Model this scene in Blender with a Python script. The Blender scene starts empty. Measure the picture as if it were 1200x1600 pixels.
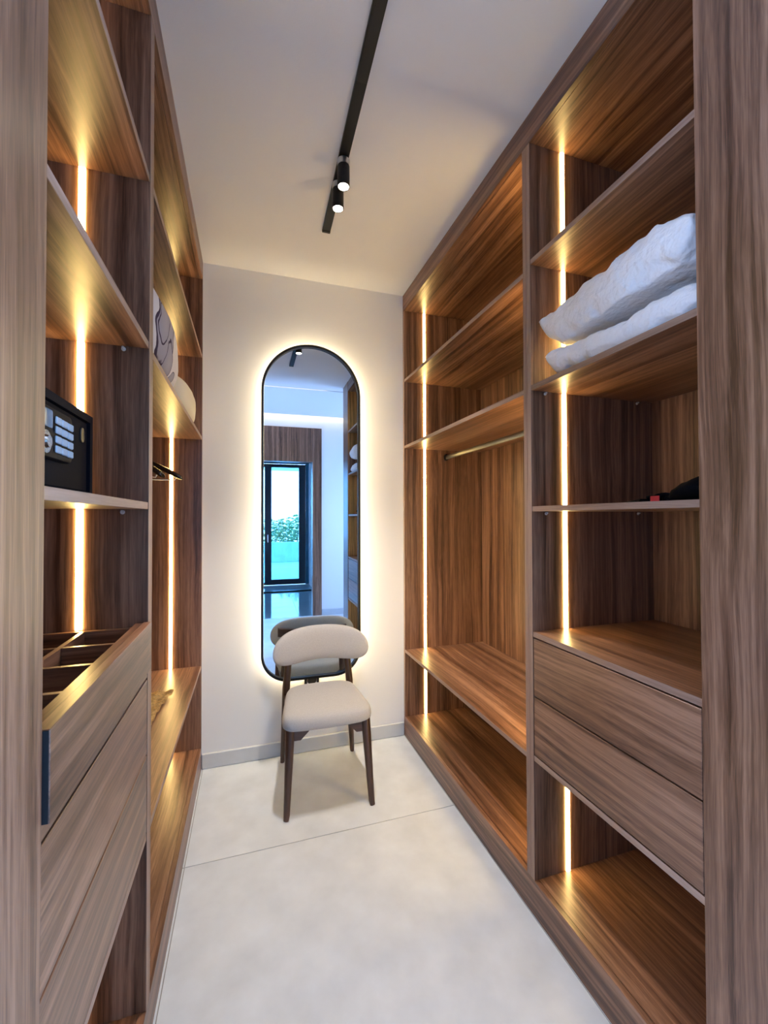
import bpy, bmesh, math, random
from mathutils import Vector, Matrix, noise
random.seed(7)
SC = bpy.context.scene
COL = SC.collection
RAD = math.radians

# ------------------------------------------------------------------ camera
CAMH = 1.4
yaw, pitch, roll = RAD(17.742), RAD(0.819), RAD(-0.16)
fwd = Vector((math.sin(yaw)*math.cos(pitch), math.cos(yaw)*math.cos(pitch), math.sin(pitch)))
rgt = Vector((math.cos(yaw), -math.sin(yaw), 0)); upv = rgt.cross(fwd)
r2 = rgt*math.cos(roll) + upv*math.sin(roll); u2 = -rgt*math.sin(roll) + upv*math.cos(roll)
cam = bpy.data.cameras.new('camera'); camo = bpy.data.objects.new('camera', cam); COL.objects.link(camo)
camo.matrix_world = Matrix(((r2.x, u2.x, -fwd.x, 0), (r2.y, u2.y, -fwd.y, 0), (r2.z, u2.z, -fwd.z, CAMH), (0, 0, 0, 1)))
cam.sensor_fit = 'HORIZONTAL'; cam.sensor_width = 36; cam.lens = 658.7/1200*36; cam.clip_start = .02
SC.camera = camo

# ------------------------------------------------------------------ world, daylight, exposure
W = bpy.data.worlds.new('world'); SC.world = W; W.use_nodes = True
bg = W.node_tree.nodes['Background']; bg.inputs['Color'].default_value = (.41, .60, 1, 1); bg.inputs['Strength'].default_value = 18.5
SC.view_settings.view_transform = 'Standard'; SC.view_settings.look = 'None'
SC.view_settings.gamma = 1; SC.view_settings.use_curve_mapping = False
SC.view_settings.exposure = 0.60
def portal(loc, rot, sx, sz):            # sky portals in the openings that let daylight in (sampling guides, they add no light)
    l = bpy.data.lights.new('daylight_portal', 'AREA'); l.shape = 'RECTANGLE'; l.size = sx; l.size_y = sz
    l.cycles.is_portal = True
    o = bpy.data.objects.new('daylight_portal', l); COL.objects.link(o); o.location = loc; o.rotation_euler = rot
portal((.2, -4.05, 1.3), (RAD(90), 0, RAD(180)), 1.7, 2.45)
portal((2.68, -.3, 1.35), (RAD(90), 0, RAD(90)), 1.2, 2.1)
portal((-2.68, -.3, 1.35), (RAD(90), 0, RAD(-90)), 1.2, 2.1)

LED_K = 26.0        # cabinet strips
HALO_K = 28.0      # mirror back light
SPOT_W = 50.0

# ------------------------------------------------------------------ materials
def newmat(name):
    m = bpy.data.materials.new(name); m.use_nodes = True
    nt = m.node_tree; return m, nt, nt.nodes['Principled BSDF']
def plain(name, col, rough=.5, metal=0, spec=.5, bump=0, bscale=200, bdist=.002, vary=0, vscale=6):
    m, nt, b = newmat(name)
    b.inputs['Base Color'].default_value = (*col, 1); b.inputs['Roughness'].default_value = rough
    b.inputs['Metallic'].default_value = metal; b.inputs['Specular IOR Level'].default_value = spec
    tc = nt.nodes.new('ShaderNodeTexCoord')
    if vary:
        n = nt.nodes.new('ShaderNodeTexNoise'); n.inputs['Scale'].default_value = vscale; n.inputs['Detail'].default_value = 6
        r = nt.nodes.new('ShaderNodeValToRGB')
        r.color_ramp.elements[0].color = (*[c*(1-vary) for c in col], 1); r.color_ramp.elements[0].position = .3
        r.color_ramp.elements[1].color = (*[min(1, c*(1+vary)) for c in col], 1); r.color_ramp.elements[1].position = .7
        nt.links.new(tc.outputs['Object'], n.inputs['Vector']); nt.links.new(n.outputs['Fac'], r.inputs['Fac'])
        nt.links.new(r.outputs['Color'], b.inputs['Base Color'])
    if bump:
        n = nt.nodes.new('ShaderNodeTexNoise'); n.inputs['Scale'].default_value = bscale; n.inputs['Detail'].default_value = 3
        bp = nt.nodes.new('ShaderNodeBump'); bp.inputs['Strength'].default_value = bump; bp.inputs['Distance'].default_value = bdist
        nt.links.new(tc.outputs['Object'], n.inputs['Vector']); nt.links.new(n.outputs['Fac'], bp.inputs['Height'])
        nt.links.new(bp.outputs['Normal'], b.inputs['Normal'])
    return m
def emit(name, col, k):
    m = bpy.data.materials.new(name); m.use_nodes = True; nt = m.node_tree
    nt.nodes.remove(nt.nodes['Principled BSDF']); e = nt.nodes.new('ShaderNodeEmission')
    e.inputs['Color'].default_value = (*col, 1); e.inputs['Strength'].default_value = k
    nt.links.new(e.outputs[0], nt.nodes['Material Output'].inputs['Surface']); return m
def wood(name, axis, dark, mid, light, rough=.31, s=1.0):
    """straight-grained walnut veneer; the grain runs along the given axis"""
    m, nt, b = newmat(name); N = nt.nodes.new; L = nt.links.new
    tc = N('ShaderNodeTexCoord'); oi = N('ShaderNodeObjectInfo')
    mul = N('ShaderNodeVectorMath'); mul.operation = 'SCALE'; mul.inputs[0].default_value = (13.7, 9.1, 17.3)
    L(oi.outputs['Random'], mul.inputs['Scale'])
    add = N('ShaderNodeVectorMath'); add.operation = 'ADD'; L(tc.outputs['Object'], add.inputs[0]); L(mul.outputs[0], add.inputs[1])
    # slow warp so that the stripes wander and open into cathedrals
    wn = N('ShaderNodeTexNoise'); wn.inputs['Scale'].default_value = 1; wn.inputs['Detail'].default_value = 2
    wm = N('ShaderNodeMapping'); wm.inputs['Scale'].default_value = [1.1 if i == axis else 5 for i in range(3)]
    L(add.outputs[0], wm.inputs['Vector']); L(wm.outputs[0], wn.inputs['Vector'])
    ws = N('ShaderNodeVectorMath'); ws.operation = 'SCALE'; ws.inputs['Scale'].default_value = .055; L(wn.outputs['Color'], ws.inputs[0])
    a2 = N('ShaderNodeVectorMath'); a2.operation = 'ADD'; L(add.outputs[0], a2.inputs[0]); L(ws.outputs[0], a2.inputs[1])
    def streak(ac, al, det):
        mp = N('ShaderNodeMapping'); mp.inputs['Scale'].default_value = [al if i == axis else ac for i in range(3)]
        n = N('ShaderNodeTexNoise'); n.inputs['Scale'].default_value = s; n.inputs['Detail'].default_value = det; n.inputs['Roughness'].default_value = .55
        L(a2.outputs[0], mp.inputs['Vector']); L(mp.outputs[0], n.inputs['Vector']); return n.outputs['Fac']
    A = streak(30, .45, 3); B = streak(110, 1.2, 4); C = streak(420, 14, 2)
    def mix(a, b_, f):
        x = N('ShaderNodeMix'); x.data_type = 'FLOAT'; x.inputs[0].default_value = f; L(a, x.inputs[2]); L(b_, x.inputs[3]); return x.outputs[0]
    f = mix(mix(A, B, .42), C, .18)
    r = N('ShaderNodeValToRGB'); e = r.color_ramp.elements
    e[0].position = .385; e[0].color = (*dark, 1); e[1].position = .615; e[1].color = (*light, 1)
    k = e.new(.5); k.color = (*mid, 1)
    L(f, r.inputs['Fac']); L(r.outputs[0], b.inputs['Base Color'])
    rr = N('ShaderNodeMapRange'); rr.inputs['To Min'].default_value = rough-.05; rr.inputs['To Max'].default_value = rough+.1
    L(f, rr.inputs['Value']); L(rr.outputs[0], b.inputs['Roughness'])
    bp = N('ShaderNodeBump'); bp.inputs['Strength'].default_value = .12; bp.inputs['Distance'].default_value = .001
    L(f, bp.inputs['Height']); L(bp.outputs[0], b.inputs['Normal'])
    b.inputs['Specular IOR Level'].default_value = .6
    return m
WD, WM, WL = (.056, .022, .012), (.174, .083, .048), (.33, .175, .108)
WOOD = [wood('walnut_grain_'+n, i, WD, WM, WL) for i, n in enumerate(('across', 'along', 'upright'))]
WX, WY, WZ = WOOD
EDGE = wood('walnut_edge_banding', 1, (.20, .12, .085), (.30, .185, .135), (.38, .25, .19), .45)
EDGEZ = wood('walnut_edge_banding_upright', 2, (.20, .12, .085), (.30, .185, .135), (.38, .25, .19), .45)
CHW = wood('dark_walnut', 2, (.024, .008, .004), (.050, .018, .009), (.078, .030, .016), .35, 1.6)
CHWX = wood('dark_walnut_across', 0, (.024, .008, .004), (.050, .018, .009), (.078, .030, .016), .35, 1.6)
M = dict(
    wall=plain('white_wall_paint', (.80, .78, .76), .7, bump=.05, bscale=300),
    ceil=plain('white_ceiling_paint', (.78, .76, .74), .8, bump=.15, bscale=220),
    grout=plain('tile_grout', (.30, .29, .28), .9),
    tile=plain('pale_grey_tile', (.615, .64, .68), .40, spec=.4, vary=.09, vscale=7, bump=.05, bscale=90),
    polish=plain('polished_grey_tile', (.26, .33, .36), .07, spec=.6, vary=.06, vscale=3),
    base=plain('grey_skirting_tile', (.56, .56, .56), .4, vary=.05),
    black=plain('black_powder_coat', (.008, .008, .009), .45, spec=.25),
    blackg=plain('dark_grey_cover', (.014, .014, .015), .5, spec=.3),
    steel=plain('brushed_steel', (.55, .55, .56), .3, 1),
    alu=plain('grey_aluminium', (.20, .195, .185), .38, 1, vary=.05),
    mirror=plain('mirror_silver', (.62, .73, .86), 0, 1),
    fabric=plain('beige_woven_fabric', (.45, .43, .425), .95, spec=.15, bump=.5, bscale=900, vary=.08, vscale=260),
    cotton=plain('white_cotton', (.86, .85, .86), .9, spec=.2, bump=.55, bscale=22, bdist=.03),
    cream=plain('cream_cotton', (.76, .72, .62), .9, spec=.2, bump=.2, bscale=500),
    safe=plain('black_safe_paint', (.004, .005, .010), .6, spec=.08, bump=.05, bscale=400),
    safetop=plain('dark_keypad_plastic', (.008, .008, .010), .5, spec=.15),
    keys=plain('pale_blue_keys', (.42, .55, .68), .45),
    display=plain('blue_grey_display', (.09, .16, .24), .15),
    slate=plain('slate_edge', (.022, .024, .028), .6, spec=.2),
    gapshade=plain('drawer_gap_shade', (.012, .010, .010), .8, spec=.1),  # near-black colour paints the shade in the slits between drawer fronts
    chrome=plain('chrome', (.8, .8, .8), .12, 1),
    plastic=plain('clear_grey_plastic', (.55, .53, .52), .25),
    blackcloth=plain('black_nylon', (.003, .003, .004), .95, spec=.1, bump=.4, bscale=150),
    red=plain('red_tag', (.55, .02, .03), .5),
    straw=plain('woven_straw', (.55, .36, .14), .6, bump=.6, bscale=180, vary=.35, vscale=90),
    teal=plain('teal_glazed_tile', (.02, .09, .14), .18, vary=.15),
    frame=plain('anthracite_frame', (.016, .03, .045), .35),
    terrace=plain('pale_terrace_stone', (.26, .42, .44), .7, vary=.1),
    leaf=plain('green_leaves', (.10, .19, .06), .6, vary=.3, vscale=20),
    stem=plain('brown_stem', (.10, .06, .03), .8),
    hanger=plain('black_gloss_hanger', (.012, .011, .013), .16, spec=.7),
    led=emit('warm_led_diffuser', (1, .68, .24), LED_K),
    halo=emit('warm_mirror_led', (1, .83, .52), HALO_K),
    cove=emit('cove_led', (1, .74, .36), 9),
    cove2=emit('slot_led', (1, .88, .66), 2.2),
    lens=emit('spot_lens', (1, .90, .72), 30),
)
def glass_mat(name, col):
    m = bpy.data.materials.new(name); m.use_nodes = True; nt = m.node_tree; nt.nodes.remove(nt.nodes['Principled BSDF'])
    t = nt.nodes.new('ShaderNodeBsdfTransparent'); t.inputs[0].default_value = (*col, 1)
    g = nt.nodes.new('ShaderNodeBsdfGlossy'); g.inputs['Roughness'].default_value = 0
    f = nt.nodes.new('ShaderNodeFresnel'); f.inputs[0].default_value = 1.45
    x = nt.nodes.new('ShaderNodeMixShader'); nt.links.new(f.outputs[0], x.inputs[0]); nt.links.new(t.outputs[0], x.inputs[1]); nt.links.new(g.outputs[0], x.inputs[2])
    nt.links.new(x.outputs[0], nt.nodes['Material Output'].inputs['Surface']); return m
M['glass'] = glass_mat('window_glass', (.90, .95, .97)); M['tint'] = glass_mat('tinted_door_glass', (.40, .60, .66))
def petal_mat():
    """white cotton printed with grey lilac petals outlined in dark purple (flat print)"""
    m, nt, b = newmat('petal_print_cotton'); N = nt.nodes.new; L = nt.links.new
    b.inputs['Roughness'].default_value = .9; b.inputs['Specular IOR Level'].default_value = .2
    tc = N('ShaderNodeTexCoord'); wn = N('ShaderNodeTexNoise'); wn.inputs['Scale'].default_value = 9; L(tc.outputs['Object'], wn.inputs['Vector'])
    ws = N('ShaderNodeVectorMath'); ws.operation = 'MULTIPLY_ADD'; ws.inputs[1].default_value = (.07, .07, .07)
    L(wn.outputs['Color'], ws.inputs[0]); L(tc.outputs['Object'], ws.inputs[2])
    col = None
    for (cy, cz, ang, a, c_) in PETALS:
        mp = N('ShaderNodeMapping'); mp.vector_type = 'TEXTURE'
        mp.inputs['Location'].default_value = (0.035, cy+.035, cz+.035); mp.inputs['Rotation'].default_value = (RAD(ang), 0, 0)
        mp.inputs['Scale'].default_value = (1, a, c_)
        L(ws.outputs[0], mp.inputs['Vector'])
        fl = N('ShaderNodeVectorMath'); fl.operation = 'MULTIPLY'; fl.inputs[1].default_value = (0, 1, 1); L(mp.outputs[0], fl.inputs[0])
        ln = N('ShaderNodeVectorMath'); ln.operation = 'LENGTH'; L(fl.outputs[0], ln.inputs[0])
        r = N('ShaderNodeValToRGB'); r.color_ramp.interpolation = 'LINEAR'; e = r.color_ramp.elements
        e[0].position = 0; e[0].color = (.42, .42, .50, 1); e[1].position = .90; e[1].color = (.36, .36, .46, 1)
        for p, cc in ((.925, (.055, .04, .08, 1)), (.985, (.055, .04, .08, 1))): q = e.new(p); q.color = cc
        al = N('ShaderNodeMath'); al.operation = 'LESS_THAN'; al.inputs[1].default_value = 1.0; L(ln.outputs['Value'], al.inputs[0]); L(ln.outputs['Value'], r.inputs['Fac'])
        x = N('ShaderNodeMix'); x.data_type = 'RGBA'; L(al.outputs[0], x.inputs[0])
        if col is None: x.inputs[6].default_value = (.74, .74, .80, 1)
        else: L(col, x.inputs[6])
        L(r.outputs[0], x.inputs[7]); col = x.outputs[2]
    L(col, b.inputs['Base Color']); return m

# ------------------------------------------------------------------ helpers
def box(bm, x0, x1, y0, y1, z0, z1, bev=0.0):
    if x0 > x1: x0, x1 = x1, x0
    t = bmesh.new(); bmesh.ops.create_cube(t, size=1)
    bmesh.ops.scale(t, vec=(x1-x0, y1-y0, z1-z0), verts=t.verts)
    bmesh.ops.translate(t, vec=((x0+x1)/2, (y0+y1)/2, (z0+z1)/2), verts=t.verts)
    if bev: bmesh.ops.bevel(t, geom=t.edges[:], offset=bev, segments=1, profile=.5, affect='EDGES')
    me = bpy.data.meshes.new('t'); t.to_mesh(me); t.free(); bm.from_mesh(me); bpy.data.meshes.remove(me); return bm
def B(*a, **k): return box(bmesh.new(), *a, **k)
def cyl(bm, p0, p1, r0, r1=None, n=20, cap=True):
    p0, p1 = Vector(p0), Vector(p1); r1 = r0 if r1 is None else r1; d = (p1-p0); q = d.to_track_quat('Z', 'Y')
    ra = [bm.verts.new(p0 + q @ Vector((r0*math.cos(2*math.pi*i/n), r0*math.sin(2*math.pi*i/n), 0))) for i in range(n)]
    rb = [bm.verts.new(p1 + q @ Vector((r1*math.cos(2*math.pi*i/n), r1*math.sin(2*math.pi*i/n), 0))) for i in range(n)]
    for i in range(n): bm.faces.new((ra[i], ra[(i+1) % n], rb[(i+1) % n], rb[i]))
    if cap: bm.faces.new(ra[::-1]); bm.faces.new(rb)
    return bm
def tube(bm, pts, r, n=10):
    """round tube along a list of points; r a number or a list"""
    pts = [Vector(p) for p in pts]; rs = r if isinstance(r, (list, tuple)) else [r]*len(pts); rings = []
    for i, p in enumerate(pts):
        d = (pts[min(i+1, len(pts)-1)] - pts[max(i-1, 0)]).normalized(); q = d.to_track_quat('Z', 'Y')
        rings.append([bm.verts.new(p + q @ Vector((rs[i]*math.cos(2*math.pi*k/n), rs[i]*math.sin(2*math.pi*k/n), 0))) for k in range(n)])
    for a, b in zip(rings, rings[1:]):
        best = min(range(n), key=lambda s: sum((a[k].co-b[(k+s) % n].co).length for k in range(n)))
        for k in range(n): bm.faces.new((a[k], a[(k+1) % n], b[(k+1+best) % n], b[(k+best) % n]))
    bm.faces.new(rings[0][::-1]); bm.faces.new(rings[-1]); return bm
def prism(bm, pts, off):
    """closed polygon pts (3D list) extruded by the vector off"""
    off = Vector(off); a = [bm.verts.new(p) for p in pts]; b = [bm.verts.new(Vector(p)+off) for p in pts]; n = len(pts)
    bm.faces.new(a); bm.faces.new(b[::-1])
    for i in range(n): bm.faces.new((a[i], b[i], b[(i+1) % n], a[(i+1) % n]))
    bmesh.ops.recalc_face_normals(bm, faces=bm.faces); return bm
def loft(bm, rings, close=True, caps=True):
    R_ = [[bm.verts.new(p) for p in r] for r in rings]; n = len(R_[0])
    for a, b in zip(R_, R_[1:]):
        for k in range(n): bm.faces.new((a[k], a[(k+1) % n], b[(k+1) % n], b[k]))
    if caps: bm.faces.new(R_[0][::-1]); bm.faces.new(R_[-1])
    bmesh.ops.recalc_face_normals(bm, faces=bm.faces); return bm
def obj(name, bm, mat, parent=None, smooth=None, kind=None, label=None):
    """links a bmesh given in world coordinates (or the parent's own, if the parent is still at the origin) as ONE object"""
    vs = bm.verts; lo = [min(v.co[i] for v in vs) for i in range(3)]; hi = [max(v.co[i] for v in vs) for i in range(3)]
    c = Vector([(a+b)/2 for a, b in zip(lo, hi)]); bmesh.ops.translate(bm, vec=-c, verts=vs)
    me = bpy.data.meshes.new(name); bm.to_mesh(me); bm.free(); me.materials.append(mat)
    o = bpy.data.objects.new(name, me); COL.objects.link(o)
    if smooth is not None:
        for p in me.polygons: p.use_smooth = True
        if smooth: me.set_sharp_from_angle(angle=RAD(smooth))
    w = Vector((0, 0, 0)); p = parent
    while p: w += p.location; p = p.parent
    o.location = c - w; o.parent = parent
    if kind: o['kind'] = kind
    if label: o['label'] = label
    return o
def tag(o, label, cat, group=None):
    o['label'] = label; o['category'] = cat
    if group: o['group'] = group
    return o
def thing(name, label, cat, loc=(0, 0, 0), group=None):
    o = bpy.data.objects.new(name, None); COL.objects.link(o); o.location = loc; o.empty_display_size = .05
    return tag(o, label, cat, group)
def struct(name, bm, mat, **k): return obj(name, bm, mat, kind='structure', **k)

# ------------------------------------------------------------------ dimensions
YB = 2.578; CZ = 2.856
XL, XR = -.252, .957            # the two cabinet faces
DEP = .577                      # cabinet depth
TH = .018
YP = -1.05                      # wall with the wooden portal
YT = -4.0                       # glazed terrace door

# ------------------------------------------------------------------ structure
fl = struct('floor', B(-2.7, 2.7, YP-3.05, YB+.1, -.06, -.004), M['grout'])
J = .0016
tiles_y = [(1.874, YB), (.674, 1.874), (-.526, .674), (YP+.0, -.526)]
for x0, x1 in ((-2.645, -1.445), (-1.445, -.245), (-.245, .955), (.955, 2.155), (2.155, 2.645)):
    for y0, y1 in tiles_y:
        obj('floor_tile', B(x0+J, x1-J, y0+J, y1-J, -.004, 0, bev=.0006), M['tile'], fl)
for i in range(3):
    for k in range(4):
        x0, x1 = -.60+i*.6, 0+i*.6; y0 = -4.04+k*.75; y1 = y0+.75
        obj('floor_tile', B(max(x0, -.5)+J, min(x1, 1.07)-J, y0+J, min(y1, YP)-J, -.004, 0, bev=.0006), M['polish'], fl)
struct('ceiling', box(B(-2.7, 2.7, .30, YB+.1, CZ, CZ+.1), -2.7, 2.7, YP+.09, .27, CZ, CZ+.1), M['ceil'])
struct('wall_far', B(-.95, 1.65, YB, YB+.1, 0, CZ), M['wall'])
struct('wall_closet_right', B(XR+DEP+.02, XR+DEP+.1, .42, YB, 0, CZ), M['wall'])
struct('wall_closet_left', B(XL-DEP-.1, XL-DEP-.02, .38, YB, 0, CZ), M['wall'])
struct('wall_return_right', B(XR+DEP+.1, 2.7, .42, .52, 0, CZ), M['wall'])
struct('wall_return_left', B(-2.7, XL-DEP-.1, .38, .48, 0, CZ), M['wall'])
# side walls of the room, each with an unseen glazed opening added to bring daylight in
for i, (sgn, nm) in enumerate(((1, 'right'), (-1, 'left'))):
    wr = bmesh.new(); Q = lambda x: sgn*x
    for y0, y1, z0, z1 in ((YP, -.9, 0, CZ), (.3, .38, 0, CZ), (-.9, .3, 0, .3), (-.9, .3, 2.4, CZ)): box(wr, Q(2.6), Q(2.7), y0, y1, z0, z1)
    struct('wall_'+nm, wr, M['wall'])
    w1 = bmesh.new()
    for y0, y1, z0, z1 in ((-.9, -.84, .3, 2.4), (.24, .3, .3, 2.4), (-.84, .24, .3, .36), (-.84, .24, 2.34, 2.4), (-.33, -.27, .36, 2.34)): box(w1, Q(2.62), Q(2.68), y0, y1, z0, z1)
    w1o = struct('window_%d' % (i+1), w1, M['frame'])  # made-up opening, put in so daylight reaches the closet
    for y0, y1 in ((-.84, -.33), (-.27, .24)): obj('pane', B(Q(2.648), Q(2.654), y0, y1, .36, 2.34), M['glass'], w1o)
# portal wall
pw = bmesh.new()
box(pw, -2.7, -.36, YP-.12, YP, 0, CZ+.12); box(pw, .92, 2.7, YP-.12, YP, 0, CZ+.12); box(pw, -.36, .92, YP-.12, YP, 2.70, CZ+.12)
struct('wall_behind', pw, M['wall'])
struct('trim_1', B(-2.7, 2.7, YP+.09, YP+.17, CZ+.10, CZ+.12), M['ceil'])       # lid over the cove slot
obj('cove_strip', B(-2.6, 2.6, YP+.06, YP+.085, CZ+.07, CZ+.085), M['cove'], kind='structure').name = 'trim_2'
struct('trim_3', B(-2.7, 2.7, YP, YP+.09, CZ+.10, CZ+.12), M['ceil'])
struct('trim_4', B(-2.6, .8, .272, .298, CZ+.012, CZ+.02), M['cove2'])           # slim linear light recessed in the ceiling
struct('trim_5', B(-2.7, 2.7, .27, .30, CZ+.03, CZ+.1), M['ceil'])
d1 = thing('door_1', 'wooden portal', 'door', (.28, YP, 0)); d1['kind'] = 'structure'
for k in ('label', 'category'): del d1[k]
obj('jamb', B(.79, .92, YP-.13, YP+.012, 0, 2.70, bev=.001), WZ, d1)
obj('jamb', B(-.36, -.23, YP-.13, YP+.012, 0, 2.70, bev=.001), WZ, d1)
obj('header_panel', B(-.229, .789, YP-.13, YP+.010, 2.21, 2.70, bev=.001), WZ, d1)
# passage to the terrace
struct('wall_passage_right', B(1.07, 1.17, YT, YP-.13, 0, 2.7), M['wall'])
struct('wall_passage_left', B(-.60, -.5, YT, YP-.13, 0, 2.7), M['wall'])
struct('ceiling_passage', B(-.6, 1.17, YT-.1, YP-.13, 2.7, 2.8), M['ceil'])
tw = struct('wall_terrace', box(B(-.6, 1.17, YT-.1, YT, 2.545, 2.7), .997, 1.17, YT-.1, YT-.061, 0, 2.545), M['teal'])
obj('floor_channel', B(-.49, 1.06, -3.20, -3.145, 0, .022, bev=.003), M['black'], fl)
d2 = struct('door_2', box(box(box(box(B(.86, .995, YT-.09, YT-.03, .01, 2.54), .16, .295, YT-.09, YT-.03, .01, 2.54), -.5, .16, YT-.09, YT-.03, 2.47, 2.54),
     .295, .86, YT-.09, YT-.03, .01, .12), .295, .86, YT-.09, YT-.03, 2.47, 2.54), M['frame'])
obj('pane', B(.295, .86, YT-.062, YT-.056, .12, 2.47), M['tint'], d2)
obj('pane', B(-.5, .16, YT-.062, YT-.056, .06, 2.47), M['tint'], d2)
obj('bottom_rail', B(-.5, .16, YT-.09, YT-.03, .01, .06), M['frame'], d2)
obj('handle', box(B(.215, .235, YT-.03, YT-.005, .98, 1.02, bev=.003), .215, .235, YT-.015, YT+.0, .9, 1.06, bev=.004), M['steel'], d2)
zz = [.004, .35, .70, 1.05, 1.40, 1.75, 1.93, 2.11, 2.29, 2.54]
for z0, z1 in zip(zz, zz[1:]): obj('wall_tile', B(.998, 1.069, YT-.06, YT-.02, z0+.0015, z1-.0015, bev=.002), M['teal'], tw)

# skirting of the end wall and the room
def skirt(name, x0, x1, y0, y1):
    struct(name, B(x0, x1, y0, y1, 0, .085, bev=.004), M['base'])
skirt('baseboard_far', XL+.002, XR-.002, YB-.013, YB)
skirt('baseboard_behind', .922, 2.6, YP, YP+.013)
skirt('baseboard_left', -2.6, -2.587, YP+.013, .38)

# ------------------------------------------------------------------ wardrobe units
def pins(shelf, s, xf, y, z, us=(.06, .49)):
    for u in us:
        x = xf+s*u
        b = cyl(bmesh.new(), (x, y, z-.006), (x, y-.010, z-.006), .0032, n=10); cyl(b, (x, y-.0008, z-.008), (x, y-.003, z-.008), .0055, n=12)
        obj('shelf_pin', b, M['plastic'], shelf, smooth=40)
def carcass(label, s, xf, y0, y1, boards, leds, group, near=False, ledfront=()):
    """one wardrobe bay: s the side it stands on, xf its face, y0..y1 its extent; boards = list of (z_top, name, pins?)"""
    t = thing('wardrobe_unit', label, 'wardrobe', (xf+s*DEP/2, (y0+y1)/2, 0), group)
    X = lambda u: xf+s*u
    uc = .1425 if s > 0 else .155
    sp = obj('side_panel', B(X(.0015), X(DEP), y1-.02, y1, .124, 2.749), WZ, t)
    obj('edge_band', B(X(0), X(.0014), y1-.02, y1, .124, 2.749), EDGEZ, sp)
    u0 = .019 if near else .0015
    sp = obj('side_panel', B(X(u0), X(DEP), y0, y0+.02, .124, 2.749), WZ, t)
    if not near: obj('edge_band', B(X(0), X(.0014), y0, y0+.02, .124, 2.749), EDGEZ, sp)
    obj('back_panel', B(X(DEP-.01), X(DEP), y0+.021, y1-.021, .124, 2.749), WZ, t)
    obj('base_board', B(X(.019), X(DEP), y0, y1, .105, .1235), WY, t)
    obj('top_board', B(X(.019), X(DEP), y0, y1, 2.7495, 2.768), WY, t)
    for z, nm, pn in boards:
        o = obj(nm, B(X(.0035), X(DEP-.011), y0+.0205, y1-.0205, z-TH, z), WY, t)
        obj('edge_band', B(X(.002), X(.0034), y0+.0205, y1-.0205, z-TH, z), EDGE, o)
        if pn: pins(o, s, xf, y1-.02, z-TH)
    for z0, z1 in leds:
        obj('led_strip', B(X(uc-.0073), X(uc+.0073), y1-.0245, y1-.0202, z0+.001, z1-.001), M['led'], t)
    for z0, z1 in ledfront:
        obj('led_strip', B(X(.095), X(.147), y0+.0202, y0+.0245, z0+.001, z1-.001), M['led'], t)
    return t, X
FAR = 'wardrobe units along the two sides of the closet'
YD_R, YD_L = 1.288, 1.268
# right far bay
zR = [.1235, .552, 1.868, 2.300, 2.7495]
segR = [(zR[0], zR[1]-TH), (zR[1], zR[2]-TH), (zR[2], zR[3]-TH), (zR[3], zR[4])]
rf, X = carcass('open walnut wardrobe bay at right by the end wall, with an empty hanging rail', 1, XR, YD_R+.0005, YB-.0015,
    [(.552, 'low_shelf', 0), (1.868, 'shelf', 0), (2.300, 'shelf', 0)], segR, FAR, ledfront=segR)
def rail(parent, x, z, y0, y1):
    n = 16; ring = lambda y: [(x+.0085*math.cos(2*math.pi*i/n), y, z+.015*math.sin(2*math.pi*i/n)) for i in range(n)]
    o = obj('hanging_rail', loft(bmesh.new(), [ring(y0+.004), ring(y1-.004)]), M['alu'], parent, smooth=50)
    for y, d in ((y0, 1), (y1, -1)):
        b = bmesh.new(); rg = lambda yy, k: [(x+.014*k*math.cos(2*math.pi*i/n), yy, z+.022*k*math.sin(2*math.pi*i/n)) for i in range(n)]
        loft(b, [rg(y, 1), rg(y+d*.012, 1), rg(y+d*.014, .85)]); obj('rail_bracket', b, M['black'], o, smooth=40)
rail(rf, XR+.295, 1.803, YD_R+.0205, YB-.022)
# right near bay
Y0R = .660
zN = [.1235, .561, .996, 1.440, 1.872, 2.325, 2.7495]
rn, X = carcass('nearer right walnut wardrobe bay, with two closed drawers and white pillows above', 1, XR, Y0R, YD_R-.0005,
    [(.561, 'drawer_rail_board', 0), (.996, 'counter_board', 0), (1.440, 'shelf', 1), (1.872, 'shelf', 1), (2.325, 'shelf', 0)],
    [(zN[0], zN[1]-TH), (zN[2], zN[3]-TH), (zN[3], zN[4]-TH), (zN[4], zN[5]-TH), (zN[5], zN[6])], FAR, near=True)
for z0, z1 in ((.566, .767), (.772, .973)):
    d = obj('drawer', B(X(.001), X(.019), Y0R+.024, YD_R-.024, z0, z1, bev=.001), WY, rn)
    obj('drawer_box', B(X(.0195), X(.50), Y0R+.035, YD_R-.035, z0-.0035, z1-.03), M['gapshade'], d)  # reaches below its front, so its dark colour fills the slit as shade
# left far bay
zL = [.1235, .580, 1.860, 2.322, 2.7495]
segL = [(zL[0], zL[1]-TH), (zL[1], zL[2]-TH), (zL[2], zL[3]-TH), (zL[3], zL[4])]
lf, X = carcass('open walnut wardrobe bay at left by the end wall, with cushions and black hangers', -1, XL, YD_L+.0005, YB-.0015,
    [(.580, 'low_shelf', 0), (1.860, 'shelf', 0), (2.322, 'shelf', 0)], segL, FAR)
rail(lf, XL-.295, 1.795, YD_L+.0205, YB-.022)
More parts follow.
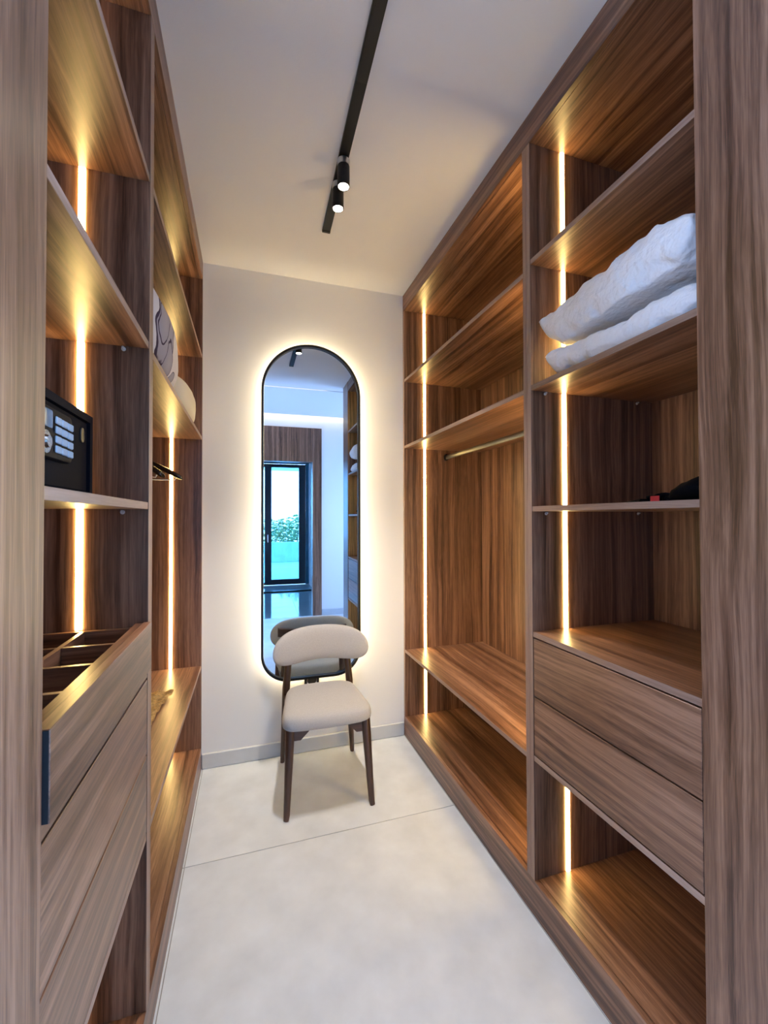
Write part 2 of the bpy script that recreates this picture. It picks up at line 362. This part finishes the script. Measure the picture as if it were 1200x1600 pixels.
# left near bay
Y0L = .625
zM = [.1235, .580, 1.443, 1.868, 2.315, 2.7495]
ln_, X = carcass('nearer left walnut wardrobe bay, with an open divided tray drawer and a safe', -1, XL, Y0L, YD_L-.0005,
    [(.580, 'drawer_rail_board', 0), (1.443, 'shelf', 1), (1.868, 'shelf', 1), (2.315, 'shelf', 0)],
    [(zM[0], zM[1]-TH), (1.120, zM[2]-TH), (zM[2], zM[3]-TH), (zM[3], zM[4]-TH), (zM[4], zM[5])], FAR, near=True)
ya, yb = Y0L+.024, YD_L-.024
for z0, z1 in ((.585, .782), (.787, .980)):
    d = obj('drawer', B(X(.001), X(.019), ya, yb, z0, z1, bev=.001), WY, ln_)
    obj('drawer_box', B(X(.0195), X(.50), ya+.012, yb-.012, z0-.0035, z1-.03), M['gapshade'], d)  # dark box closes the slit under the front, painted shade
P = -.009                                            # the top drawer stands a little open
d = obj('drawer', B(X(P), X(P+.019), ya+.0015, yb, 1.009, 1.130, bev=.001), WY, ln_, label='walnut top drawer pulled slightly open')
def sub(name, bm, mat): obj(name, bm, mat, d)
sub('tray_wall', B(X(P+.0195), X(P+.038), ya, yb, 1.01, 1.128, bev=.0008), WY)
sub('tray_wall', B(X(P+.0385), X(.52), yb-.014, yb-.002, 1.01, 1.119, bev=.0008), WX)
sub('tray_wall', B(X(P+.0385), X(.52), ya+.002, ya+.014, 1.01, 1.119, bev=.0008), WX)
sub('tray_wall', B(X(.5205), X(.534), ya+.002, yb-.002, 1.01, 1.119, bev=.0008), WY)
sub('tray_bottom', B(X(P+.0385), X(.52), ya+.0145, yb-.0145, 1.01, 1.018), WY)
ux = .137
sub('end_cap', B(X(P+.0012), X(P+.0188), ya, ya+.0013, 1.0105, 1.1285), M['slate'])
sub('bottom_strip', B(X(.001), X(.019), ya, yb, .9855, 1.0085, bev=.0008), WY)
sub('tray_divider', B(X(ux), X(ux+.011), ya+.0145, yb-.0145, 1.0185, 1.119, bev=.0008), WY)
sub('tray_divider', B(X(.345), X(.356), ya+.0145, yb-.0145, 1.0185, 1.119, bev=.0008), WY)
for yc in (1.095, .955, .815):
    for u0, u1 in ((P+.0385, ux-.0004), (ux+.0114, .3446), (.3564, .5198)):
        sub('tray_divider', B(X(u0), X(u1), yc-.0055, yc+.0055, 1.0185, 1.119, bev=.0008), WX)

# boards that run past both bays
for s, xf, ys, side, ye in ((1, XR, Y0R+.02, 'right', .43), (-1, XL, Y0L+.02, 'left', .395)):
    X = lambda u: xf+s*u
    tag(obj('plinth_board', B(X(0), X(.0185), ys+.0005, YB-.0145 if False else YB-.002, 0, .1235, bev=.001), WY),
        'long walnut plinth board along the floor under the %s wardrobe bays' % side, 'plinth')
    tag(obj('fascia_board', B(X(0), X(.0185), ys+.0005, YB-.002, 2.750, CZ-.001, bev=.001), WY),
        'long walnut fascia board under the ceiling above the %s wardrobe bays' % side, 'fascia')
    e = thing('end_panel', 'full-height walnut end panel at the near end of the %s wardrobes' % side, 'panel', (X(.2), (ye+ys)/2, 0))
    obj('front_panel', B(X(-.003), X(.0185), ye, ys-.0002, 0, CZ-.001, bev=.001), WZ, e)
    obj('return_panel', B(X(.019), X(DEP), ye, ye+.018, 0, CZ-.001, bev=.001), WZ, e)

# ------------------------------------------------------------------ mirror with its back light
def outline(x, zb, zt, rb, n=40, inset=0):
    """round-topped outline: half width x, bottom corners of radius rb"""
    w = x-inset; zb = zb+inset; zt = zt-inset; rb = max(rb-inset, .01); pts = []
    for i in range(n+1):
        a = math.pi*i/n; pts.append((w*math.cos(a), zt-w+w*math.sin(a)))
    for i in range(13):
        a = math.pi+math.pi/2*i/12; pts.append((-w+rb+rb*math.cos(a), zb+rb+rb*math.sin(a)))
    for i in range(13):
        a = 1.5*math.pi+math.pi/2*i/12; pts.append((w-rb+rb*math.cos(a), zb+rb+rb*math.sin(a)))
    return pts
mr = thing('wall_mirror', 'tall arched mirror in a thin black frame, glowing on the end wall behind the chair', 'mirror')
HW, ZB, ZT, RB = .294, .450, 2.437, .16
def ring_band(pts_o, pts_i, y0, y1):
    bm = bmesh.new(); n = len(pts_o)
    R_ = [[bm.verts.new((p[0], y, p[1])) for p in pts] for pts, y in ((pts_o, y1), (pts_o, y0), (pts_i, y0), (pts_i, y1))]
    for j in range(4):
        a, b = R_[j], R_[(j+1) % 4]
        for k in range(n): bm.faces.new((a[k], a[(k+1) % n], b[(k+1) % n], b[k]))
    bmesh.ops.recalc_face_normals(bm, faces=bm.faces); return bm
po, pi_ = outline(HW, ZB, ZT, RB), outline(HW, ZB, ZT, RB, inset=.014)
obj('frame', ring_band(po, pi_, -.014, .014), M['black'], mr, smooth=40)
g = bmesh.new(); pg = outline(HW, ZB, ZT, RB, inset=.0145); prism(g, [(p[0], 0, p[1]) for p in pg], (0, .004, 0)); obj('mirror_glass', g, M['mirror'], mr)
ph = outline(HW, ZB, ZT, RB, inset=.030); g = bmesh.new(); prism(g, [(p[0], .0045, p[1]) for p in ph], (0, .008, 0)); obj('back_plate', g, M['black'], mr)
obj('light_strip', ring_band(outline(HW, ZB, ZT, RB, inset=.032), outline(HW, ZB, ZT, RB, inset=.038), .013, .034), M['halo'], mr)
obj('wall_bracket', B(-.15, .15, .0126, .043, 1.9, 1.98), M['steel'], mr)
mr.location = (.3595, 2.5325, 0); mr.rotation_euler = (0, 0, RAD(-.65))

# socket on the wall under the mirror
so = thing('wall_socket', 'small square black wall socket with a round face under the mirror behind the chair', 'socket', (.362, YB, .425))
obj('plate', B(.318, .406, YB-.010, YB-.0005, .380, .468, bev=.003), M['black'], so)
def ringy(x, z, y, r0, r1, t, n=28):
    o_ = [(x+r0*math.cos(2*math.pi*i/n), z+r0*math.sin(2*math.pi*i/n)) for i in range(n)]; i_ = [(x+r1*math.cos(2*math.pi*i/n), z+r1*math.sin(2*math.pi*i/n)) for i in range(n)]
    return ring_band(o_, i_, y-t, y)
obj('rim', ringy(.362, .424, YB-.0102, .032, .026, .004), M['chrome'], so, smooth=40, label='chrome ring')
obj('insert', cyl(bmesh.new(), (.362, YB-.0102, .424), (.362, YB-.0122, .424), .0255, n=28), M['blackg'], so, smooth=40)

# ------------------------------------------------------------------ ceiling track and its spots
tx = lambda y: .347+.021*(y-1.11)
tr = thing('ceiling_track', 'slim straight black lighting track fixed to the white ceiling above the aisle', 'track', (tx(1.55), 1.55, CZ))
def slat(y0, y1, hw, z0, z1):
    return prism(bmesh.new(), [(tx(y0)-hw, y0, z0), (tx(y0)+hw, y0, z0), (tx(y1)+hw, y1, z0), (tx(y1)-hw, y1, z0)], (0, 0, z1-z0))
obj('track_body', slat(1.0, 2.10, .0195, CZ-.014, CZ-.0005), M['black'], tr)
obj('track_cover', slat(1.02, 1.33, .0165, CZ-.0165, CZ-.0145), M['blackg'], tr, label='dark grey blanking cover')
for y in (1.003, 2.083): obj('end_cap', slat(y, y+.014, .0200, CZ-.016, CZ-.0145), M['black'], tr)
def spot(y, label):
    x = tx(y); t = thing('spotlight', label, 'spotlight', (x, y, CZ-.0165), 'spotlights on the ceiling track')
    z = CZ-.0150
    obj('mount', B(x-.012, x+.012, y-.016, y+.016, z-.006, z, bev=.001), M['black'], t)
    obj('collar', cyl(bmesh.new(), (x, y, z-.0065), (x, y, z-.030), .0245, n=32), M['steel'], t, smooth=40, label='grey metal collar')
    b = bmesh.new(); n = 32; rg = lambda r, zz: [(x+r*math.cos(2*math.pi*i/n), y+r*math.sin(2*math.pi*i/n), zz) for i in range(n)]
    loft(b, [rg(.0235, z-.0305), rg(.0245, z-.033), rg(.0245, z-.112), rg(.0235, z-.114), rg(.0215, z-.114), rg(.0205, z-.107)], caps=True)
    obj('housing', b, M['black'], t, smooth=40)
    obj('lens', cyl(bmesh.new(), (x, y, z-.1075), (x, y, z-.1125), .0203, n=28), M['lens'], t, smooth=40)
    l = bpy.data.lights.new('spot_lamp', 'SPOT'); l.energy = SPOT_W; l.color = (1, .93, .84); l.spot_size = RAD(80); l.spot_blend = .6; l.shadow_soft_size = .02
    lo = bpy.data.objects.new('spot_lamp', l); COL.objects.link(lo); lo.parent = t; lo.location = (0, 0, -.118)
spot(1.640, 'black cylinder spotlight with a grey collar on the track, the one nearer the camera')
spot(1.765, 'black cylinder spotlight on the track, second from the camera, nearer the mirror')

# ------------------------------------------------------------------ chair
ch = thing('dining_chair', 'beige upholstered chair with dark wooden legs standing in front of the mirror', 'chair', (.38, 2.24, 0))
def leg(pts, rs):
    return tube(bmesh.new(), pts, rs, 14)
for p in ([(.165, 2.015, 0), (.168, 2.02, .02), (.186, 2.047, .39), (.187, 2.048, .41)], [(.577, 2.0, 0), (.574, 2.005, .02), (.553, 2.035, .39), (.552, 2.036, .41)]):
    obj('leg', leg(p, [.0125, .0145, .0225, .0225]), CHW, ch, smooth=50)
for p in ([(.184, 2.505, 0), (.186, 2.50, .02), (.196, 2.452, .35), (.200, 2.437, .45), (.214, 2.445, .60), (.226, 2.462, .705)],
          [(.594, 2.498, 0), (.592, 2.493, .02), (.566, 2.448, .35), (.562, 2.433, .45), (.550, 2.445, .60), (.540, 2.460, .705)]):
    obj('leg', leg(p, [.0115, .0135, .019, .021, .0185, .014]), CHW, ch, smooth=50)
# aprons with sloping brackets
def bracket(x0, y0, x1, y1, L, z1, h, t):
    a = Vector((x0, y0, 0)); dd = (Vector((x1, y1, 0))-a).normalized(); nrm = Vector((-dd.y, dd.x, 0))*t
    pts = [(0, z1), (L, z1), (L, z1-.010), (.035, z1-h), (0, z1-h)]
    return prism(bmesh.new(), [a+dd*u-nrm/2+Vector((0, 0, z)) for u, z in pts], nrm)
obj('corner_bracket', bracket(.200, 2.046, .45, 2.040, .088, .412, .062, .022), CHWX, ch)
obj('corner_bracket', bracket(.540, 2.038, .30, 2.044, .088, .412, .062, .022), CHWX, ch)
for x0, x1, yA, yB in ((.190, .198, 2.070, 2.425), (.553, .562, 2.060, 2.422)):
    b = prism(bmesh.new(), [(x0-.010, yA, .412), (x1-.010, yB, .412), (x1-.010, yB, .365), (x1-.010, yB-.05, .380), (x0-.010, yA+.05, .378), (x0-.010, yA, .355)], (.020, 0, 0))
    obj('side_rail', b, CHW, ch)
obj('rear_rail', B(.205, .555, 2.428, 2.446, .365, .412, bev=.002), CHWX, ch)
# seat cushion: rounded trapezoid with a soft crown
def seat_outline(k, n=72):
    pts = []
    for i in range(n):
        a = 2*math.pi*i/n; c, s_ = math.cos(a), math.sin(a); e = 2/6.5
        u = math.copysign(abs(c)**e, c); v = math.copysign(abs(s_)**e, s_)
        f = (v+1)/2                                    # 0 front, 1 back
        hw = .226*(1-f)+.184*f; xc = .363*(1-f)+.381*f
        yf, yb_ = 1.985-.012*(1-u*u)+(.368-xc)*0, 2.388+.018*(1-u*u)
        y = yf*(1-f)+yb_*f; x = xc+hw*u
        pts.append((.371+(x-.371)*k, 2.212+(y-2.212)*k))
    return pts
b = bmesh.new(); rings = []
for k, z in ((.90, .4135), (.965, .4145), (.992, .421), (1.0, .434), (.996, .450), (.98, .463), (.95, .4715), (.89, .4775), (.78, .482), (.60, .485), (.35, .4865), (.10, .487)):
    rings.append([(p[0], p[1], z) for p in seat_outline(k)])
obj('seat_cushion', loft(b, rings), M['fabric'], ch, smooth=0)
# curved, kidney shaped back cushion
b = bmesh.new(); rings = []; NU, NV = 44, 28
for i in range(NU+1):
    u = -1+2*i/NU; uu = math.copysign(1-(1-abs(u))**1.9, u)         # denser at the ends
    hh = .098*(1-abs(uu)**4.6)**.5 if abs(uu) < 1 else 0; hh = max(hh, .0035)
    th = .030*(1-abs(uu)**5)**.5 if abs(uu) < 1 else 0; th = max(th, .002)
    xc = .387+.264*uu; yc = 2.415-.078*uu*uu; zc = .692-.026*uu*uu
    tang = Vector((.264, -.156*uu, 0)).normalized(); nrm = Vector((-tang.y, tang.x, 0))
    r_ = []
    for j in range(NV):
        a = 2*math.pi*j/NV; c, s_ = math.cos(a), math.sin(a)
        cz = math.copysign(abs(s_)**.75, s_)*hh; cn = math.copysign(abs(c)**.75, c)*th
        if cz < 0: cz *= 1-.10*(1-uu*uu)
        r_.append((xc+nrm.x*cn, yc+nrm.y*cn+cz*.10, zc+cz))
    rings.append(r_)
obj('back_cushion', loft(b, rings), M['fabric'], ch, smooth=0)
# curved wooden rail behind the back cushion
b = bmesh.new(); rings = []
for i in range(25):
    uu = -.84+1.60*i/24; xc = .387+.264*uu; yc = 2.415-.078*uu*uu+.0335+.010; zc = .700
    rings.append([(xc, yc-.010, zc-.026), (xc, yc+.010, zc-.024), (xc, yc+.010, zc+.024), (xc, yc-.010, zc+.026)])
obj('back_rail', loft(b, rings), CHWX, ch, smooth=40)

# ------------------------------------------------------------------ safe
sx, sy0, sy1, sz0, sz1 = -.342, .812, 1.122, 1.4435, 1.632
sf = thing('safe', 'small black electronic safe with a keypad on the left shelf', 'safe', (sx-.1, (sy0+sy1)/2, sz0))
body = ring_band([(sy0, sz0), (sy1, sz0), (sy1, sz1), (sy0, sz1)], [(sy0+.016, sz0+.016), (sy1-.016, sz0+.016), (sy1-.016, sz1-.016), (sy0+.016, sz1-.016)], 0, .20)
for v in body.verts: v.co = Vector((sx-v.co.y, v.co.x, v.co.z))
bmesh.ops.recalc_face_normals(body, faces=body.faces); obj('body', body, M['safe'], sf)
obj('back_plate', B(sx-.202, sx-.2005, sy0, sy1, sz0, sz1), M['safe'], sf)
dr = obj('door', B(sx-.016, sx-.006, sy0+.0175, sy1-.0175, sz0+.0175, sz1-.0175, bev=.0015), M['safe'], sf)
# bulging keypad plate on the door
def plate(y0, y1, z0, z1, x0, dx, r, n=8):
    b = bmesh.new(); rings = []
    def rr(k, x):
        pts = []
        for cy, cz, a0 in ((y1-r, z1-r, 0), (y0+r, z1-r, 90), (y0+r, z0+r, 180), (y1-r, z0+r, 270)):
            for i in range(n+1):
                a = RAD(a0+90*i/n); pts.append((x, (y0+y1)/2+(cy+r*math.cos(a)-(y0+y1)/2)*k, (z0+z1)/2+(cz+r*math.sin(a)-(z0+z1)/2)*k))
        return pts
    return loft(b, [rr(1, x0), rr(1, x0+dx*.6), rr(.965, x0+dx*.9), rr(.9, x0+dx)])
kp = obj('keypad_panel', plate(.835, .985, 1.508, 1.600, sx-.0055, .014, .012), M['safetop'], dr, smooth=40)
kp.parent = sf; kp.location += dr.location
fx = sx+.0087
for r in range(4):
    for c in range(3):
        y = .899+c*.0265; z = 1.585-r*.0175-c*.0006
        obj('key', B(fx, fx+.004, y, y+.0235, z-.013, z, bev=.0015), M['keys'], kp)
obj('display', plate(.850, .889, 1.560, 1.592, fx, .002, .004), M['display'], kp, smooth=40)
kn = obj('knob', cyl(cyl(bmesh.new(), (fx, .858, 1.533), (fx+.004, .858, 1.533), .020, n=28), (fx+.004, .858, 1.533), (fx+.009, .858, 1.533), .012, .010, n=24), M['chrome'], kp, smooth=40, label='round chrome knob')
obj('badge', plate(1.062, 1.080, 1.566, 1.598, sx-.0055, .003, .0085), M['alu'], sf, smooth=40, label='small oval metal cover')

# ------------------------------------------------------------------ hangers
def hanger(loc, rz, label, ry=0):
    t = thing('coat_hanger', label, 'hanger', (0, 0, 0))
    b = bmesh.new(); rings = []
    for i in range(33):
        u = -1+2*i/32; x = .215*u; z = -.088-.098*abs(u)**1.25; w = .006+.013*abs(u)**1.5; h = .013+.004*(1-abs(u)); y = .012*u*u
        if i in (0, 32): w *= .7; h *= .7
        rings.append([(x, y+w*math.cos(2*math.pi*k/12), z+h*math.sin(2*math.pi*k/12)) for k in range(12)])
    obj('shoulder', loft(b, rings), M['hanger'], t, smooth=60)
    obj('bar', tube(bmesh.new(), [(-.185, .008, -.182), (-.18, .008, -.195), (.18, .008, -.195), (.185, .008, -.182)], .003), M['steel'], t, smooth=60)
    pts = [(0, 0, -.080), (0, 0, -.035), (.012, 0, -.020)]+[(.0205*math.cos(a), 0, .0205*math.sin(a)-.003) for a in [RAD(-50+d_) for d_ in range(0, 231, 21)]]
    obj('hook', tube(bmesh.new(), pts, .0022, 8), M['steel'], t, smooth=60)
    t.location = loc; t.rotation_euler = (0, ry, rz)
hanger((XL-.295, 2.40, 1.795), 0, 'black hanger on the left rail, the farther one nearest the end wall')
hanger((XL-.295, 2.17, 1.795), RAD(-27), 'black hanger turned askew on the left rail, nearer the dividing panel', RAD(5))

# ------------------------------------------------------------------ pillows and cushions
def pillow_mesh(L, Wd, T, seed, wr=.006, p=3.2, q=.42, ear=.05, N=84, flat=.0, curl=0):
    """L along y, Wd along x, T thick; rests on z = 0"""
    bm = bmesh.new(); V = {}
    def pt(i, j, side):
        u = -1+2*i/N; v = -1+2*j/N
        u = math.sin(u*math.pi/2)*.5+u*.5; v = math.sin(v*math.pi/2)*.5+v*.5
        e = max(0, (1-abs(u)**p))*max(0, (1-abs(v)**p)); t = e**q
        x = Wd/2*u*(1-ear*(1-v*v)**1.0*abs(u)**4+.0); y = L/2*v*(1-ear*(1-u*u)*abs(v)**4)
        n1 = noise.noise(Vector((x*9+seed, y*9, side*3.1)))+.6*noise.noise(Vector((x*22+seed, y*15, 5+side)))
        puck = noise.noise(Vector((seed+x*4, y*34, 2.0+side)))*(abs(u)**3)+noise.noise(Vector((seed+x*34, y*4, 7.0+side)))*(abs(v)**3)
        fold = (1-min(1, 3.0*abs(noise.noise(Vector((x*7+y*5+seed, y*6-x*3, side*2.0)))))) - .35
        z = side*(T/2*t)+wr*(n1*.9+puck*.9+fold*1.3)*min(1, t*2.2)
        z += .012*noise.noise(Vector((seed+x*3, y*3, 9)))
        if side < 0: z = max(z, -T/2*(1-flat))
        z += curl*max(0, v-.55)**2*4.9*max(0, -u+.2)
        return Vector((x, y, z))
    for i in range(N+1):
        for j in range(N+1):
            edge = i in (0, N) or j in (0, N)
            a = bm.verts.new(pt(i, j, 1)); V[i, j, 1] = a; V[i, j, -1] = a if edge else bm.verts.new(pt(i, j, -1))
    for i in range(N):
        for j in range(N):
            bm.faces.new((V[i, j, 1], V[i+1, j, 1], V[i+1, j+1, 1], V[i, j+1, 1]))
            bm.faces.new((V[i, j, -1], V[i, j+1, -1], V[i+1, j+1, -1], V[i+1, j, -1]))
    z0 = min(v.co.z for v in bm.verts)
    for v in bm.verts: v.co.z -= z0
    return bm
def place(bm, loc, rot):
    m = Matrix.Translation(loc) @ Matrix.Rotation(rot[2], 4, 'Z') @ Matrix.Rotation(rot[1], 4, 'Y') @ Matrix.Rotation(rot[0], 4, 'X')
    bmesh.ops.transform(bm, matrix=m, verts=bm.verts); return bm
def cushion(name, bm, loc, rot, zrest, mat, label, group=None):
    place(bm, loc, rot); dz = zrest-min(v.co.z for v in bm.verts)
    for v in bm.verts: v.co.z += dz
    return tag(obj(name, bm, mat, smooth=0), label, 'pillow', group)
def plump(L, Wd, T, seed, e1=.55, e2=.45, wr=.008, nu=72, nv=40, sag=.0):
    """a stuffed cushion with full sides: superellipsoid with folds; L along y, Wd along x, T high"""
    bm = bmesh.new(); rings = []; sp = lambda v, e: math.copysign(abs(v)**e, v)
    for j in range(1, nv):
        la = -math.pi/2+math.pi*j/nv; r = []
        for i in range(nu):
            lo = 2*math.pi*i/nu; cl = sp(math.cos(la), e1)
            x = Wd/2*cl*sp(math.cos(lo), e2); y = L/2*cl*sp(math.sin(lo), e2); z = T/2*sp(math.sin(la), e1)
            d = noise.noise(Vector((x*7+seed, y*7, z*7)))+.5*noise.noise(Vector((x*16, y*12+seed, z*22)))
            d += .55*(1-abs(noise.noise(Vector((x*6+seed, y*5, z*14))))*2.2)*.5
            k = 1+wr*d/.12; z = z*k+sag*(y/(L/2))
            r.append((x*(1+wr*d*.35/.12), y*(1+wr*d*.3/.12), z))
        rings.append(r)
    loft(bm, rings); return bm
GP = 'white pillows stacked on the right shelf'
cushion('pillow', pillow_mesh(.53, .50, .115, 3, wr=.009, p=7, q=.42, ear=0, flat=.2, curl=.03), (1.228, .950, 0), (0, 0, RAD(1)), 1.8727, M['cotton'],
        'flat white pillow on the right shelf, the lower one of the stacked pair', GP)
cushion('pillow', pillow_mesh(.545, .50, .185, 11, wr=.012, p=5.5, q=.45, ear=-.02, flat=.35, curl=.045), (1.222, .962, 0), (RAD(-4.5), 0, RAD(-1)), 1.983, M['cotton'],
        'plump white pillow on the right shelf, the upper one of the stacked pair', GP)
PETALS = [(-.075, .03, 58, .175, .105), (-.115, .035, 62, .105, .055), (-.02, -.085, 100, .085, .06), (.09, -.120, 60, .055, .035)]
cushion('cushion', plump(.60, .46, .30, 23), (-.492, 1.635, 0), (0, 0, 0), 1.8605, petal_mat(),
        'plump white cushion printed with grey petals on the left shelf', None)
cushion('cushion', plump(.50, .45, .20, 31), (-.487, 2.245, 0), (0, 0, 0), 1.8605, M['cream'],
        'plain cream cushion on the left shelf next to the end wall', None)

# ------------------------------------------------------------------ black bag with a red tag on the right shelf
bgx = 1.10; bz = 1.4405
bag = thing('folded_bag', 'crumpled black bag with a strap and small red tag on the right shelf', 'bag', (bgx, .80, bz))
b = bmesh.new(); rings = []
for i in range(25):
    u = i/24; y = .69+.165*u; h = .062*math.sin(math.pi*min(1, (u*.78+.22)))**.6+.003; w = .10*(math.sin(math.pi*(.08+.9*u)))**.4
    rr_ = []
    for k in range(20):
        a = math.pi*2*k/20; x = bgx+.03+w*math.cos(a); z = bz+max(0, h*(math.sin(a)*.5+.5))*(1+.14*noise.noise(Vector((y*40, a*2, 1))))
        rr_.append((x, y, z+.0006))
    rings.append(rr_)
obj('body', loft(b, rings), M['blackcloth'], bag, smooth=0)
b = bmesh.new()
for k in range(5):
    pts = []
    for i in range(16):
        u = i/15; y = .845+.075*u*(1-.12*k); x = bgx-.02+.02*k+.012*math.sin(u*9+k*2); z = bz+.0075+.016*abs(math.sin(u*5.2+k*1.3))*(1-u*.55)
        pts.append((x, y, z))
    tube(b, pts, .0068, 8)
obj('strap', b, M['blackcloth'], bag, smooth=0)
b = bmesh.new(); rings = []
for i in range(9):
    u = i/8; y = .90+.095*u; w = .05*(1-.6*u); h = .011*(1-u*.8)
    rings.append([(bgx-.02-w, y, bz+.0006), (bgx-.02+w, y, bz+.0006), (bgx-.02+w*.8, y, bz+h), (bgx-.02-w*.8, y, bz+h)])
obj('flap', loft(b, rings), M['blackcloth'], bag, smooth=40)
obj('tag', B(1.040, 1.043, .846, .872, bz+.001, bz+.017, bev=.0008), M['red'], bag, label='small red tag')

# ------------------------------------------------------------------ folded straw piece on the low left shelf
b = bmesh.new(); N_ = 26; V = []
for i in range(N_+1):
    row = []
    for j in range(N_+1):
        u, v = i/N_, j/N_; x = -.375-.26*u+.03*v; y = 1.86+.33*v+.02*u
        row.append(bm_v := b.verts.new((x+.05*(v-.5)**2, y, .582+.010+.006*math.sin(v*26)+.005*math.sin(u*31)+.012*max(0, v-.75))))
    V.append(row)
for i in range(N_):
    for j in range(N_): b.faces.new((V[i][j], V[i+1][j], V[i+1][j+1], V[i][j+1]))
r = bmesh.ops.solidify(b, geom=b.faces[:], thickness=.008)
zmin = min(v.co.z for v in b.verts)
for v in b.verts: v.co.z += .5805-zmin
tag(obj('straw_mat', b, M['straw'], smooth=40), 'folded golden straw mat lying on the low left shelf', 'mat')

# ------------------------------------------------------------------ outside the terrace door
struct('trim_6', B(-5, 5, -13, YT-.1, -.08, -.02), M['terrace']).name = 'floor_terrace'
struct('shade_slab_terrace', B(-3, 3, -7.2, YT-.1, 2.75, 2.95), M['ceil'])  # unseen overhang, added to shade the terrace floor
tag(obj('parapet_wall', B(-5, 5, -9.2, -9.0, -.02, .62, bev=.01), M['terrace']), 'low pale wall across the terrace seen through the glass door', 'wall')
def shrub(x, y, h, w, seed, label):
    rnd = random.Random(seed); t = thing('garden_shrub', label, 'shrub', (x, y, 0), 'shrubs beyond the terrace')
    b = bmesh.new()
    for k in range(5):
        a = rnd.uniform(0, 6.28); cyl(b, (x, y, -.02), (x+.35*w*math.cos(a), y+.35*w*math.sin(a), h*.75), .02, .006, 6)
    obj('stem', b, M['stem'], t)
    b = bmesh.new()
    for k in range(900):
        d_ = Vector((rnd.gauss(0, 1), rnd.gauss(0, 1), rnd.gauss(0, 1))).normalized()*(rnd.random()**.4)
        p = Vector((x+d_.x*w*.6, y+d_.y*w*.5, h*.58+d_.z*h*.44)); q = Vector((rnd.gauss(0, 1), rnd.gauss(0, 1), rnd.gauss(0, 1))).to_track_quat('Z', 'Y')
        l, ww = rnd.uniform(.05, .10), rnd.uniform(.02, .035)
        b.faces.new([b.verts.new(p+q @ Vector(c)) for c in ((-l, 0, 0), (0, -ww, .01), (l, 0, 0), (0, ww, .01))])
    obj('foliage', b, M['leaf'], t, kind='stuff')
shrub(1.35, -10.3, 1.5, 1.5, 1, 'loose green shrub behind the terrace wall, right of the door glass')
shrub(.35, -12.2, 1.35, 2.0, 2, 'wide green shrub farther back behind the terrace wall, at the left of the door glass')
